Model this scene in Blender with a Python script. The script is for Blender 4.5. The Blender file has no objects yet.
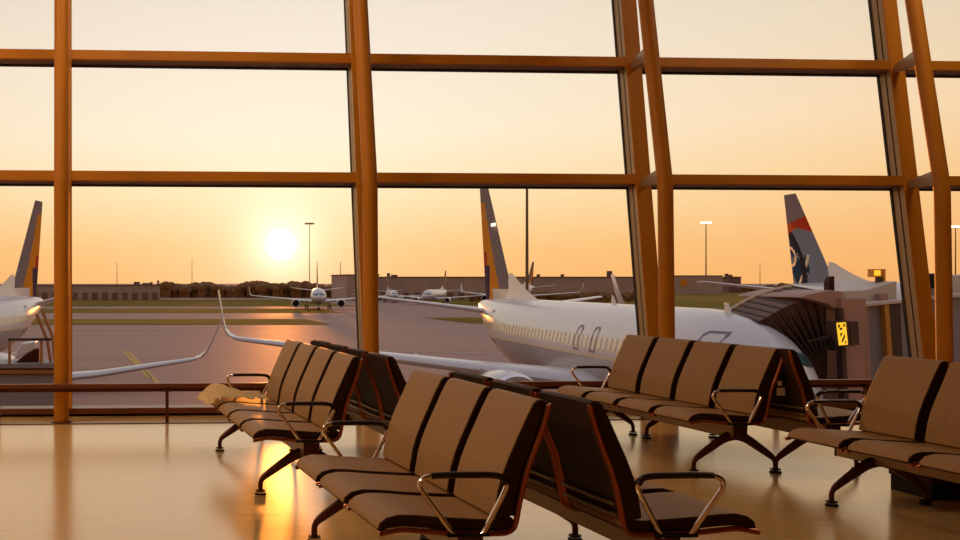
import bpy, bmesh, math, random
from mathutils import Vector, Matrix, noise
random.seed(7)
S = bpy.context.scene
COL = S.collection
PI = math.pi

# ------------------------------------------------------------------ frame of the photograph
F = 1100.0; PX, PY = 130.0, 282.0
EYE = 1.37
PSI = math.atan(68 / F)
CS, SN = math.cos(PSI), math.sin(PSI)
APRON = EYE - 6.35                      # apron level below the departure hall floor (floor = 0)

def W(xc, zc, z=0.0):                   # right / forward distances from the viewer -> world
    return Vector((xc * CS + zc * SN, -xc * SN + zc * CS, z))
def at_depth(px, y, zc):                # a point seen at (px, y) standing zc metres away
    return W((px - PX) / F * zc, zc, EYE - (y - PY) / F * zc)
def on_level(px, y, z):                 # a point seen at (px, y) lying at height z
    zc = F * (EYE - z) / (y - PY)
    return W((px - PX) / F * zc, zc, z)
def at_Y(px, z, Y):                     # world x of column px on the world plane y = Y
    k = (px - PX) / F
    zc = Y / (CS - k * SN)
    return k * zc * CS + zc * SN

# ------------------------------------------------------------------ materials
MATS = {}
def mat(name, col, rough=0.5, metal=0.0, noise_amt=0.0, noise_scale=8.0, bump=0.0, spec=0.5, emit=None, emit_s=0.0, coat=0.0, coords='Object', stretch=(1, 1, 1)):
    m = bpy.data.materials.new(name); m.use_nodes = True
    nt = m.node_tree; b = nt.nodes['Principled BSDF']
    b.inputs['Base Color'].default_value = (*col, 1)
    b.inputs['Roughness'].default_value = rough
    b.inputs['Metallic'].default_value = metal
    b.inputs['Specular IOR Level'].default_value = spec
    b.inputs['Coat Weight'].default_value = coat
    if emit:
        b.inputs['Emission Color'].default_value = (*emit, 1); b.inputs['Emission Strength'].default_value = emit_s
    tc = nt.nodes.new('ShaderNodeTexCoord'); mp = nt.nodes.new('ShaderNodeMapping')
    mp.inputs['Scale'].default_value = stretch
    nt.links.new(tc.outputs[coords], mp.inputs['Vector'])
    nz = nt.nodes.new('ShaderNodeTexNoise'); nz.inputs['Scale'].default_value = noise_scale; nz.inputs['Detail'].default_value = 5
    nt.links.new(mp.outputs['Vector'], nz.inputs['Vector'])
    mx = nt.nodes.new('ShaderNodeMix'); mx.data_type = 'RGBA'; mx.blend_type = 'MULTIPLY'
    mx.inputs['Factor'].default_value = 1.0
    rp = nt.nodes.new('ShaderNodeMapRange')
    rp.inputs['From Min'].default_value = 0.25; rp.inputs['From Max'].default_value = 0.75
    rp.inputs['To Min'].default_value = 1 - noise_amt; rp.inputs['To Max'].default_value = 1 + noise_amt * .5
    nt.links.new(nz.outputs['Fac'], rp.inputs['Value'])
    mx.inputs['A'].default_value = (*col, 1)
    nt.links.new(rp.outputs['Result'], mx.inputs['B'])
    nt.links.new(mx.outputs['Result'], b.inputs['Base Color'])
    if bump:
        bp = nt.nodes.new('ShaderNodeBump'); bp.inputs['Strength'].default_value = bump; bp.inputs['Distance'].default_value = 0.01
        nt.links.new(nz.outputs['Fac'], bp.inputs['Height']); nt.links.new(bp.outputs['Normal'], b.inputs['Normal'])
    MATS[name] = m
    return m

mat('leather', (.35, .182, .058), .55, noise_amt=.18, noise_scale=60, bump=.06, spec=.3)
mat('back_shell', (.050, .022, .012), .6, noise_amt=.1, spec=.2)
mat('frame_red', (.42, .12, .045), .30, metal=.8, noise_amt=.05)
mat('beam_brown', (.32, .20, .09), .42, metal=.5, noise_amt=.08)
mat('leg_dark', (.115, .034, .022), .35, metal=.6)
mat('black', (.012, .010, .010), .6, spec=.2)
mat('chrome', (.85, .74, .68), .16, metal=1.0)
mat('arm_black', (.03, .018, .014), .32, metal=.3)
mat('orange_paint', (.60, .22, .010), .5, noise_amt=.10, noise_scale=2.5, spec=.4)
mat('tan_alu', (.46, .33, .20), .40, metal=.25, noise_amt=.05)
mat('grey_under', (.24, .18, .15), .5)
mat('gasket', (.02, .012, .008), .6)
mat('rail_red', (.17, .05, .025), .38, noise_amt=.12, noise_scale=5)
mat('plaster', (.42, .33, .25), .8, noise_amt=.06)
mat('dark_wall', (.10, .07, .05), .8, noise_amt=.08)
mat('ceil', (.40, .33, .27), .8, noise_amt=.05)
mat('ac_white', (.74, .70, .72), .28, noise_amt=.03, noise_scale=.6, coat=.2)
mat('ac_grey', (.42, .38, .40), .35, noise_amt=.04, noise_scale=.6)
mat('ac_fin_grey', (.30, .23, .22), .9, noise_amt=.05, spec=.08)
mat('ac_orange', (.85, .30, .02), .9, noise_amt=.12, noise_scale=.4, spec=.08)
mat('ac_red', (.62, .06, .02), .9, spec=.08)
mat('ac_redorange', (.80, .12, .015), .9, spec=.08)
mat('ac_purple', (.09, .045, .075), .9, spec=.08)
mat('ac_dark', (.035, .03, .035), .9, spec=.08)
mat('ac_teal', (.02, .05, .09), .9, spec=.08)
mat('ac_bluegrey', (.27, .28, .33), .9, spec=.08)
mat('ac_cream', (.80, .66, .46), .35)
mat('ac_window_glow', (.95, .84, .62), .3)
mat('ac_glass', (.05, .12, .12), .08, spec=.8)
mat('ac_line', (.20, .18, .22), .5)
mat('metal_lip', (.78, .76, .80), .25, metal=.8)
mat('rubber', (.02, .018, .018), .8)
mat('bellows', (.15, .065, .035), .75, noise_amt=.25, noise_scale=3)
mat('hood_roof', (.22, .12, .085), .7, noise_amt=.15)
mat('canopy_sunlit', (.75, .58, .38), .6, noise_amt=.12)
mat('bridge_beige', (.44, .25, .185), .55, noise_amt=.08)
mat('bridge_grey', (.26, .24, .26), .5, noise_amt=.08)
mat('bridge_white', (.62, .52, .44), .5, noise_amt=.05)
mat('bridge_yellow', (.55, .25, .03), .5, noise_amt=.15)
mat('bridge_dark', (.06, .03, .022), .6)
mat('sign_lit', (.9, .55, .05), .5, emit=(1.0, .56, .03), emit_s=1.0)
mat('lamp_lit', (1, .9, .7), .5, emit=(1, .88, .66), emit_s=3.0)
mat('beacon', (.8, .33, .02), .4)
mat('building', (.50, .34, .29), .8, noise_amt=.15, noise_scale=.15)  # base colour lightened to paint in the distance haze
mat('building_dark', (.24, .13, .11), .8, noise_amt=.2, noise_scale=.3)
mat('trees', (.28, .13, .035), .9, noise_amt=.4, noise_scale=.4)  # orange-brown raised to paint in haze and sun flare
mat('mast', (.20, .125, .055), .6)
mat('yellow_line', (.55, .36, .06), .7)
mat('white_line', (.55, .45, .40), .7)
mat('paper', (.75, .65, .52), .7)
mat('cloth', (.92, .80, .56), .8, noise_amt=.12, noise_scale=14, bump=.2)
def translucent(m, col, f):
    nt = m.node_tree; b = nt.nodes['Principled BSDF']; o = nt.nodes['Material Output']
    t = nt.nodes.new('ShaderNodeBsdfTranslucent'); t.inputs['Color'].default_value = (*col, 1); x = nt.nodes.new('ShaderNodeMixShader'); x.inputs['Fac'].default_value = f
    nt.links.new(b.outputs[0], x.inputs[1]); nt.links.new(t.outputs[0], x.inputs[2]); nt.links.new(x.outputs[0], o.inputs['Surface'])
translucent(MATS['cloth'], (1, .88, .60), .62)
mat('box_red', (.055, .010, .008), .6, noise_amt=.1, spec=.15)
mat('steel_orange', (.42, .17, .05), .5, noise_amt=.15)

def body_paint():                          # white above, grey below a straight line: belly paint plus painted-in shade
    m = mat('ac_body', (.74, .70, .72), .28, noise_amt=.03, noise_scale=.6, coat=.2)
    nt = m.node_tree; b = nt.nodes['Principled BSDF']
    old = b.inputs['Base Color'].links[0].from_socket
    tc = nt.nodes.new('ShaderNodeTexCoord'); sp = nt.nodes.new('ShaderNodeSeparateXYZ'); nt.links.new(tc.outputs['Object'], sp.inputs[0])
    lt = nt.nodes.new('ShaderNodeMath'); lt.operation = 'LESS_THAN'; lt.inputs[1].default_value = 3.22; nt.links.new(sp.outputs['Z'], lt.inputs[0])
    mx = nt.nodes.new('ShaderNodeMix'); mx.data_type = 'RGBA'; mx.inputs['B'].default_value = (.42, .38, .40, 1)
    nt.links.new(lt.outputs[0], mx.inputs['Factor']); nt.links.new(old, mx.inputs['A']); nt.links.new(mx.outputs['Result'], b.inputs['Base Color'])
body_paint()
def asphalt(name, col, col2, rough):
    m = mat(name, col, rough, noise_amt=.2, noise_scale=.06, stretch=(.35, 3.0, 1))
    return m
asphalt('apron', (.34, .170, .135), None, .62); MATS['apron'].node_tree.nodes['Principled BSDF'].inputs['Specular IOR Level'].default_value = .3
mat('grass', (.24, .165, .018), .95, spec=.05, noise_amt=.35, noise_scale=.05, stretch=(.3, 2, 1))
mat('taxi', (.25, .15, .11), .7, noise_amt=.2, noise_scale=.05, stretch=(.3, 3, 1))

def floor_material():
    m = bpy.data.materials.new('polished_floor'); m.use_nodes = True
    nt = m.node_tree; b = nt.nodes['Principled BSDF']
    tc = nt.nodes.new('ShaderNodeTexCoord'); mp = nt.nodes.new('ShaderNodeMapping'); mp.inputs['Scale'].default_value = (.7, 9, 1)
    nz = nt.nodes.new('ShaderNodeTexNoise'); nz.inputs['Scale'].default_value = 3; nz.inputs['Detail'].default_value = 6
    nt.links.new(tc.outputs['Object'], mp.inputs['Vector']); nt.links.new(mp.outputs['Vector'], nz.inputs['Vector'])
    cr = nt.nodes.new('ShaderNodeValToRGB')
    cr.color_ramp.elements[0].position = .3; cr.color_ramp.elements[0].color = (.62, .385, .145, 1)
    cr.color_ramp.elements[1].position = .7; cr.color_ramp.elements[1].color = (.74, .475, .19, 1)
    nt.links.new(nz.outputs['Fac'], cr.inputs['Fac']); nt.links.new(cr.outputs['Color'], b.inputs['Base Color'])
    rr = nt.nodes.new('ShaderNodeMapRange'); rr.inputs['To Min'].default_value = .15; rr.inputs['To Max'].default_value = .21
    nt.links.new(nz.outputs['Fac'], rr.inputs['Value']); nt.links.new(rr.outputs['Result'], b.inputs['Roughness'])
    b.inputs['IOR'].default_value = 2.35; b.inputs['Specular Tint'].default_value = (1, .84, .52, 1)
    MATS['floor'] = m
floor_material()

def glass_material():
    m = bpy.data.materials.new('window_glass'); m.use_nodes = True
    nt = m.node_tree; nt.nodes.clear()
    out = nt.nodes.new('ShaderNodeOutputMaterial'); tr = nt.nodes.new('ShaderNodeBsdfTransparent'); gl = nt.nodes.new('ShaderNodeBsdfGlossy')
    fr = nt.nodes.new('ShaderNodeFresnel'); fr.inputs['IOR'].default_value = 1.25
    mx = nt.nodes.new('ShaderNodeMixShader')
    tr.inputs['Color'].default_value = (.985, .98, .965, 1); gl.inputs['Roughness'].default_value = .0
    nt.links.new(fr.outputs['Fac'], mx.inputs['Fac']); nt.links.new(tr.outputs['BSDF'], mx.inputs[1]); nt.links.new(gl.outputs['BSDF'], mx.inputs[2])
    nt.links.new(mx.outputs['Shader'], out.inputs['Surface'])
    MATS['glass'] = m
glass_material()

# ------------------------------------------------------------------ mesh helpers
def finish(bm, name, m, parent=None, loc=None, smooth=False, bevel=0.0, angle=35, recalc=True):
    if recalc: bmesh.ops.recalc_face_normals(bm, faces=bm.faces[:])
    me = bpy.data.meshes.new(name); bm.to_mesh(me); bm.free()
    for x in (m if isinstance(m, (list, tuple)) else [m]): me.materials.append(MATS[x])
    o = bpy.data.objects.new(name, me); COL.objects.link(o)
    if parent: o.parent = parent
    if loc is not None: o.location = loc
    if smooth:
        me.polygons.foreach_set('use_smooth', [True] * len(me.polygons))
        me.set_sharp_from_angle(angle=math.radians(angle))
    if bevel:
        md = o.modifiers.new('bevel', 'BEVEL'); md.width = bevel; md.segments = 3; md.limit_method = 'ANGLE'; md.angle_limit = math.radians(40)
        md.harden_normals = False
        me.polygons.foreach_set('use_smooth', [True] * len(me.polygons))
        me.set_sharp_from_angle(angle=math.radians(50))
    return o

def tag(o, label=None, cat=None, group=None, kind=None):
    if label: o['label'] = label
    if cat: o['category'] = cat
    if group: o['group'] = group
    if kind: o['kind'] = kind
    return o

def empty(name, loc=(0, 0, 0), rz=0.0, label=None, cat=None, group=None, kind=None):
    o = bpy.data.objects.new(name, None); COL.objects.link(o)
    o.location = loc; o.rotation_euler = (0, 0, rz); o.empty_display_size = .2
    return tag(o, label, cat, group, kind)

def add_box(bm, c, s, M=None):
    r = bmesh.ops.create_cube(bm, size=1.0)
    for v in r['verts']:
        p = Vector((v.co.x * s[0], v.co.y * s[1], v.co.z * s[2])) + Vector(c)
        v.co = M @ p if M else p
    return r['verts']

def add_hexa(bm, pts):                   # 8 points: bottom loop 4, top loop 4
    v = [bm.verts.new(p) for p in pts]
    for f in ((0, 1, 2, 3), (7, 6, 5, 4), (0, 4, 5, 1), (1, 5, 6, 2), (2, 6, 7, 3), (3, 7, 4, 0)):
        bm.faces.new([v[i] for i in f])

def add_prism(bm, pts, axis, a, b):      # extrude polygon (list of 3-D points) by vector axis from a to b
    A = [bm.verts.new(Vector(p) + Vector(axis) * a) for p in pts]
    B = [bm.verts.new(Vector(p) + Vector(axis) * b) for p in pts]
    n = len(pts)
    bm.faces.new(A); bm.faces.new(B[::-1])
    for i in range(n): bm.faces.new((A[i], A[(i + 1) % n], B[(i + 1) % n], B[i]))

def add_loft(bm, rings, close=True, cap=True):
    vs = [[bm.verts.new(p) for p in r] for r in rings]
    n = len(vs[0]); fs = []
    for a, b in zip(vs, vs[1:]):
        for i in range(n if close else n - 1):
            fs.append(bm.faces.new((a[i], a[(i + 1) % n], b[(i + 1) % n], b[i])))
    if cap and close:
        fs.append(bm.faces.new(vs[0])); fs.append(bm.faces.new(vs[-1][::-1]))
    return fs

def add_tube(bm, path, rad, seg=10, flat=None):   # sweep a circle (or ellipse) along a path
    P = [Vector(p) for p in path]; R = rad if isinstance(rad, (list, tuple)) else [rad] * len(P)
    rings = []; up = None
    for i, p in enumerate(P):
        t = (P[min(i + 1, len(P) - 1)] - P[max(i - 1, 0)]).normalized()
        if up is None:
            up = Vector((0, 0, 1)) if abs(t.z) < .9 else Vector((0, 1, 0))
        s = t.cross(up); s = s.normalized() if s.length > 1e-6 else Vector((1, 0, 0))
        up = s.cross(t).normalized()
        fw = flat or 1.0
        rings.append([p + (s * math.cos(a) * fw + up * math.sin(a)) * R[i] for a in (2 * PI * k / seg for k in range(seg))])
    add_loft(bm, rings)

def smooth_path(pts, n=5):               # Catmull-Rom through points
    P = [Vector(p) for p in pts]; out = []
    for i in range(len(P) - 1):
        p0, p1, p2, p3 = P[max(i - 1, 0)], P[i], P[i + 1], P[min(i + 2, len(P) - 1)]
        for k in range(n):
            t = k / n
            out.append(.5 * ((2 * p1) + (p2 - p0) * t + (2 * p0 - 5 * p1 + 4 * p2 - p3) * t * t + (3 * p1 - p0 - 3 * p2 + p3) * t ** 3))
    out.append(P[-1]); return out

def add_cyl(bm, c, r, h, seg=16, r2=None, axis='Z'):
    M = Matrix.Translation(Vector(c))
    if axis == 'X': M = M @ Matrix.Rotation(PI / 2, 4, 'Y')
    if axis == 'Y': M = M @ Matrix.Rotation(PI / 2, 4, 'X')
    bmesh.ops.create_cone(bm, cap_ends=True, segments=seg, radius1=r, radius2=r if r2 is None else r2, depth=h, matrix=M)

# ------------------------------------------------------------------ the hall
YW = 11.35; LEAN = .15                   # the glazing stands at YW and leans outward
def glassY(z): return YW + LEAN * z
ROOM_X0, ROOM_X1, ROOM_Y0, CEIL = -13.0, 14.5, -9.0, 6.6

bm = bmesh.new(); add_box(bm, ((ROOM_X0 + ROOM_X1) / 2, (ROOM_Y0 + YW + .12) / 2, -.15), (ROOM_X1 - ROOM_X0, YW + .12 - ROOM_Y0, .3))
tag(finish(bm, 'floor', 'floor'), 'polished tan hall floor reflecting the sunset', 'floor', kind='structure')
bm = bmesh.new(); add_box(bm, ((ROOM_X0 + ROOM_X1) / 2, (ROOM_Y0 + 12.9) / 2, CEIL + .1), (ROOM_X1 - ROOM_X0, 12.9 - ROOM_Y0, .2))
tag(finish(bm, 'ceiling', 'ceil'), kind='structure')
bm = bmesh.new(); add_box(bm, ((ROOM_X0 + ROOM_X1) / 2, ROOM_Y0 - .1, CEIL / 2), (ROOM_X1 - ROOM_X0, .2, CEIL))
tag(finish(bm, 'wall_back', 'plaster'), kind='structure')
bm = bmesh.new(); add_hexa(bm, [(ROOM_X1, ROOM_Y0, 0), (ROOM_X1 + .2, ROOM_Y0, 0), (ROOM_X1 + .2, YW, 0), (ROOM_X1, YW, 0),
                                (ROOM_X1, ROOM_Y0, CEIL), (ROOM_X1 + .2, ROOM_Y0, CEIL), (ROOM_X1 + .2, glassY(CEIL), CEIL), (ROOM_X1, glassY(CEIL), CEIL)])
tag(finish(bm, 'wall_right', 'dark_wall'), kind='structure')
bm = bmesh.new(); add_hexa(bm, [(ROOM_X0 - .2, ROOM_Y0, 0), (ROOM_X0, ROOM_Y0, 0), (ROOM_X0, YW, 0), (ROOM_X0 - .2, YW, 0),
                                (ROOM_X0 - .2, ROOM_Y0, CEIL), (ROOM_X0, ROOM_Y0, CEIL), (ROOM_X0, glassY(CEIL), CEIL), (ROOM_X0 - .2, glassY(CEIL), CEIL)])
tag(finish(bm, 'wall_left', 'plaster'), kind='structure')

# mullions: front-face left edges seen at y = 250
MW, MD = .168, .215
zref = EYE + 32 / F * 11.6
yfront = glassY(zref) - MD + .03
mull_left = [at_Y(p, zref, yfront) for p in (55.5, 358.5, 640, 909.5)]
step = mull_left[1] - mull_left[0]
mull_x = [mull_left[0] - step * k + MW / 2 for k in (3, 2, 1)] + [x + MW / 2 for x in mull_left] + [mull_left[3] + 2.95 * k + MW / 2 for k in (1, 2)]
nrm = Vector((0, -1, LEAN)).normalized()    # inward normal of the glazing
upv = Vector((0, LEAN, 1)).normalized()
def glaze_box(bm, x0, x1, s0, s1, d0, d1):  # along x, along the slope, depth inward from the glass
    o = Vector((0, YW, 0))
    P = []
    for d in (d0, d1):
        P.append([o + Vector((x, 0, 0)) + upv * s + nrm * d for (x, s) in ((x0, s0), (x1, s0), (x1, s1), (x0, s1))])
    add_hexa(bm, P[0] + P[1])
SMAX = CEIL / upv.z
T = [2.433, 3.74, 5.06]
TS = [t / upv.z + .02 for t in T]
for i, x in enumerate(mull_x):
    bm = bmesh.new()
    glaze_box(bm, x - MW / 2, x + MW / 2, .06, SMAX, MD - .02, MD)
    fr = finish(bm, 'trim_%d' % (i + 1), 'orange_paint', bevel=.004)
    tag(fr, 'orange painted upright mullion of the leaning window wall', 'mullion', 'window wall mullions', 'structure')
    bm = bmesh.new()
    glaze_box(bm, x - MW / 2 + .004, x + MW / 2 - .004, .06, SMAX, .03, .115)
    finish(bm, 'side_profile', 'tan_alu', fr)
    bm = bmesh.new(); glaze_box(bm, x - MW / 2 + .004, x + MW / 2 - .004, .06, SMAX, .135, MD - .015); finish(bm, 'side_profile', 'tan_alu', fr)
    bm = bmesh.new()
    glaze_box(bm, x - MW / 2 + .012, x + MW / 2 - .012, .06, SMAX, .10, .14)
    glaze_box(bm, x - MW / 2 - .004, x + MW / 2 + .004, .06, SMAX, .0, .032)
    finish(bm, 'gasket', 'gasket', fr)
n = len(mull_x)
for j, s in enumerate(TS):
    bm = bmesh.new()
    glaze_box(bm, ROOM_X0, ROOM_X1, s - .052, s + .055, .155, MD - .012)
    tr = finish(bm, 'trim_%d' % (n + j + 1), 'orange_paint', bevel=.004)
    tag(tr, 'long orange horizontal transom crossing the window wall', 'transom', 'window wall transoms', 'structure')
    bm = bmesh.new(); glaze_box(bm, ROOM_X0, ROOM_X1, s - .050, s + .050, .02, .16); finish(bm, 'underside', 'grey_under', tr)
    bm = bmesh.new(); glaze_box(bm, ROOM_X0, ROOM_X1, s - .062, s + .052, -.03, .022); finish(bm, 'gasket', 'gasket', tr)
# panes
edges = [.09 / upv.z] + TS + [SMAX]
xs = [ROOM_X0] + mull_x + [ROOM_X1]
for i, (a, b) in enumerate(zip(xs, xs[1:])):
    w = empty('window_%d' % (i + 1), ((a + b) / 2, YW, 0), kind='structure')
    tag(w, 'tall glazed bay of the leaning window wall', 'window', 'window wall bays')
    for s0, s1 in zip(edges, edges[1:]):
        bm = bmesh.new(); glaze_box(bm, a + .0, b - .0, s0, s1, -.006, .006)
        for v in bm.verts: v.co -= w.location
        finish(bm, 'pane', 'glass', w)
# sill
bm = bmesh.new(); add_box(bm, ((ROOM_X0 + ROOM_X1) / 2, YW - .02, .055), (ROOM_X1 - ROOM_X0, .26, .06))
tr = tag(finish(bm, 'trim_%d' % (n + 4), 'rail_red', bevel=.006), 'reddish brown sill along the foot of the window wall', 'sill', kind='structure')
bm = bmesh.new(); add_box(bm, ((ROOM_X0 + ROOM_X1) / 2, YW + .02, .0135), (ROOM_X1 - ROOM_X0, .2, .027)); finish(bm, 'recess', 'gasket', tr)

# round columns standing in front of the mullions
YC = 10.78
def colY(z): return YC + .02 * z if z < 2.35 else YC + .047 + .19 * (z - 2.35)
COLLABEL = ['round orange steel column at the left, lit red near its foot',
            'round orange steel column rising behind the left pair of benches',
            'round orange steel column behind the rows of brown seats, right of the white jet tail',
            'round orange steel column at the right in front of the grey jet bridge']
colpx = [61.5, 370.5, 666, 943]
for px, lb in zip(colpx, COLLABEL):
    x = at_Y(px, zref, colY(zref))
    c = empty('steel_column', (x, YC, 0), label=lb, cat='column', group='round columns of the window wall', kind='structure')
    zs = [0, .6, 1.2, 1.8, 2.1, 2.3, 2.4, 2.5, 2.7, 3.2, 3.8, 4.6, 5.6, 6.58]
    bm = bmesh.new(); add_tube(bm, [(0, colY(z) - YC, z) for z in zs], .074, 24)
    finish(bm, 'shaft', 'orange_paint', c, smooth=True)
    bm = bmesh.new(); add_cyl(bm, (0, 0, .006), .10, .012, 24); finish(bm, 'base_plate', 'rail_red', c)
    near = min(mull_x, key=lambda m: abs(m - x + .12))
    for t in T:
        bm = bmesh.new()
        y0 = colY(t) + .05 - YC; y1 = glassY(t) - MD * 1.0 + .03 - YC; dx = near - x
        add_hexa(bm, [(-.03, y0, t - .06), (.03, y0, t - .06), (dx + .03, y1, t - .035), (dx - .03, y1, t - .035),
                      (-.03, y0, t + .10), (.03, y0, t + .10), (dx + .03, y1, t + .04), (dx - .03, y1, t + .04)])
        finish(bm, 'bracket', 'tan_alu', c)

# low guard rail along the glazing
YR = 10.66
rail = empty('guard_rail', (0, YR, 0), label='low reddish brown guard rail on short posts in front of the window wall', cat='railing')
bm = bmesh.new(); add_box(bm, (.75, 0, .362), (ROOM_X1 - ROOM_X0 - .1, .06, .045)); finish(bm, 'top_rail', 'rail_red', rail, bevel=.008)
bm = bmesh.new(); add_box(bm, (.75, .025, .320), (ROOM_X1 - ROOM_X0 - .1, .04, .034)); finish(bm, 'lower_rail', 'leg_dark', rail, bevel=.004)
bm = bmesh.new(); add_box(bm, (.75, -.05, .004), (ROOM_X1 - ROOM_X0 - .1, .012, .008)); finish(bm, 'floor_strip', 'leg_dark', rail)
for px in (-1, 167, 262, 358, 455, 560, 643, 676, 776, 866, 960):
    x = at_Y(px, .2, YR)
    bm = bmesh.new(); add_box(bm, (x, .0, .155), (.028, .05, .31)); add_cyl(bm, (x, 0, .004), .04, .008, 14)
    add_cyl(bm, (x, -.02, .325), .02, .05, 12)
    finish(bm, 'post', 'leg_dark', rail)

# ------------------------------------------------------------------ beam seating
PITCH, SW, DROP = .54, .49, .018
UB = .37
def prof(pts): return [(u - UB, z - DROP) for u, z in pts]
SEAT = prof([(-.006, .398), (.002, .424), (.03, .446), (.08, .458), (.15, .456), (.26, .446), (.38, .438), (.47, .434), (.545, .442),
             (.552, .430), (.548, .404), (.53, .390), (.50, .388), (.40, .392), (.25, .398), (.10, .409), (.04, .402), (.005, .388)])
BACK = prof([(.468, .441), (.476, .49), (.486, .55), (.503, .61), (.530, .68), (.566, .76), (.600, .835), (.632, .898), (.648, .912), (.672, .916), (.686, .905),
             (.655, .798), (.622, .71), (.59, .63), (.560, .505), (.545, .445), (.51, .436)])
RAILP = prof([(-.004, .384), (.03, .391), (.09, .400), (.16, .394), (.26, .386), (.40, .381), (.48, .380), (.52, .384), (.545, .402), (.557, .435),
              (.570, .505), (.601, .63), (.632, .71), (.664, .795), (.689, .880), (.689, .896)])
ARM = prof([(.30, .378), (.28, .40), (.21, .495), (.162, .560), (.156, .585), (.168, .605), (.20, .616), (.25, .618), (.36, .618), (.45, .616), (.49, .606),
            (.507, .582), (.500, .552), (.46, .475), (.415, .392), (.40, .376)])

def xz(pts, y): return [(u, y, z) for u, z in pts]

def profile_pad(name, pts, y0, y1, m, parent, rear=None):
    bm = bmesh.new()
    cx = sum(p[0] for p in pts) / len(pts); cz = sum(p[1] for p in pts) / len(pts)
    add_prism(bm, xz(pts, 0), (0, 1, 0), y0, y1)
    bmesh.ops.recalc_face_normals(bm, faces=bm.faces[:])
    for f in bm.faces:                     # dark piped sides and rear, leather on the sitting side
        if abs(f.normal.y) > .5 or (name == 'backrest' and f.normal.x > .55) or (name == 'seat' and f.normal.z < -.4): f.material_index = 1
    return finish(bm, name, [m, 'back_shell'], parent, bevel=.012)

def make_bench(n, x_lip, y_near, face, label, arms_at=None, inset=.14, tagged=False, group=None):
    L = n * PITCH - (PITCH - SW)
    sg = 1 if face < 0 else -1
    root = empty('beam_seating', (x_lip + sg * UB, y_near + L / 2, 0), 0 if face < 0 else PI, label, 'bench', group)
    yy = lambda d: -L / 2 + d                    # local y from one end
    # beam
    bm = bmesh.new(); add_box(bm, (0.0, 0, .312), (.10, L - .02, .115)); finish(bm, 'beam', 'beam_brown', root, bevel=.008)
    for e in (-1, 1):
        bm = bmesh.new(); add_box(bm, (0, e * (L / 2 - .005), .312), (.104, .012, .119)); finish(bm, 'end_cap', 'leg_dark', root, bevel=.004)
    # legs
    for e in (-1, 1):
        ly = e * (L / 2 - inset)
        for d in (-1, 1):
            bm = bmesh.new()
            path = smooth_path([(d * .0, ly, .275), (d * .08, ly, .250), (d * .18, ly, .185), (d * .255, ly, .132), (d * .288, ly, .104), (d * .302, ly, .072), (d * .302, ly, .02)], 4)
            k = len(path)
            rad = [.038 - .022 * min(1, i / (k * .72)) for i in range(k)]
            add_tube(bm, path, rad, 10, flat=.8)
            lg = finish(bm, 'leg', 'leg_dark', root, smooth=True)
            bm = bmesh.new(); add_cyl(bm, (d * .302, ly, .006), .036, .012, 18); add_cyl(bm, (d * .302, ly, .026), .032, .008, 18)
            finish(bm, 'foot_pad', 'black', lg)
    # chairs
    for i in range(n):
        y0 = yy(i * PITCH); y1 = y0 + SW
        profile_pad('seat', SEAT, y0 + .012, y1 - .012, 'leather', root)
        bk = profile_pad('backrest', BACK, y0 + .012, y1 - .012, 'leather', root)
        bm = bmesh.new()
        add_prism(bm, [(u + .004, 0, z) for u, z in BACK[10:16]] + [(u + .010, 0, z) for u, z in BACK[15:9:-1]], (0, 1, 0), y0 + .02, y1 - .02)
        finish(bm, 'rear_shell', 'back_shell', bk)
        for ye in (y0, y1):
            bm = bmesh.new(); add_tube(bm, smooth_path(xz(RAILP, ye), 3), .0115, 8, flat=1.2)
            finish(bm, 'side_frame', 'frame_red', root, smooth=True)
        for (u, z) in ((.575 - UB, .48), (.566 - UB, .435)):
            bm = bmesh.new(); add_tube(bm, [(u + .004, y0 + .012, z), (u + .004, y1 - .012, z)], .008, 8)
            finish(bm, 'cross_rod', 'beam_brown', root, smooth=True)
        for yb in (y0 + .05, y1 - .05):
            bm = bmesh.new(); add_box(bm, (.0, yb, .372), (.30, .035, .012)); finish(bm, 'seat_bracket', 'black', root)
    # armrests
    for d in (arms_at if arms_at is not None else (0, n)):
        y = yy(d * PITCH - (.0 if d < n else PITCH - SW)) + (-.022 if d == 0 else .022 if d == n else -.027)
        bm = bmesh.new(); add_tube(bm, smooth_path(xz(ARM, y), 4), .0105, 10); am = finish(bm, 'armrest', 'chrome', root, smooth=True)
        bm = bmesh.new(); add_tube(bm, smooth_path(xz([(a, b + .002) for a, b in ARM[6:12]], y), 4), .0135, 10, flat=1.25); finish(bm, 'arm_pad', 'arm_black', am, smooth=True)
        bm = bmesh.new(); add_box(bm, (-.02, y + (.012 if d == 0 else -.012), .364), (.17, .045, .014)); finish(bm, 'arm_mount', 'black', am)
    return root, L

G = 'rows of brown beam seats'
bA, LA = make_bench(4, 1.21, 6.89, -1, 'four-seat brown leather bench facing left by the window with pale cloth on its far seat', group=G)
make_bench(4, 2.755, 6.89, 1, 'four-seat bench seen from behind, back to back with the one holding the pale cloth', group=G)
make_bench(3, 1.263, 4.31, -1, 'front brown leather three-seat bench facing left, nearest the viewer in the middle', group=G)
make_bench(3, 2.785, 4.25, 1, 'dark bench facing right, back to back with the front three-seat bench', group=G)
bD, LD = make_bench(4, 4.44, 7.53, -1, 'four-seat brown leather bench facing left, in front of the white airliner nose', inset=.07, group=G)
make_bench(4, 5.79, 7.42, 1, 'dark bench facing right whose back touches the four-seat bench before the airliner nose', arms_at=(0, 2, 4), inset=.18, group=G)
make_bench(4, 4.63, 4.66, -1, 'very dark bench at the right edge facing left, its backs almost black', inset=.32, group=G)

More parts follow.
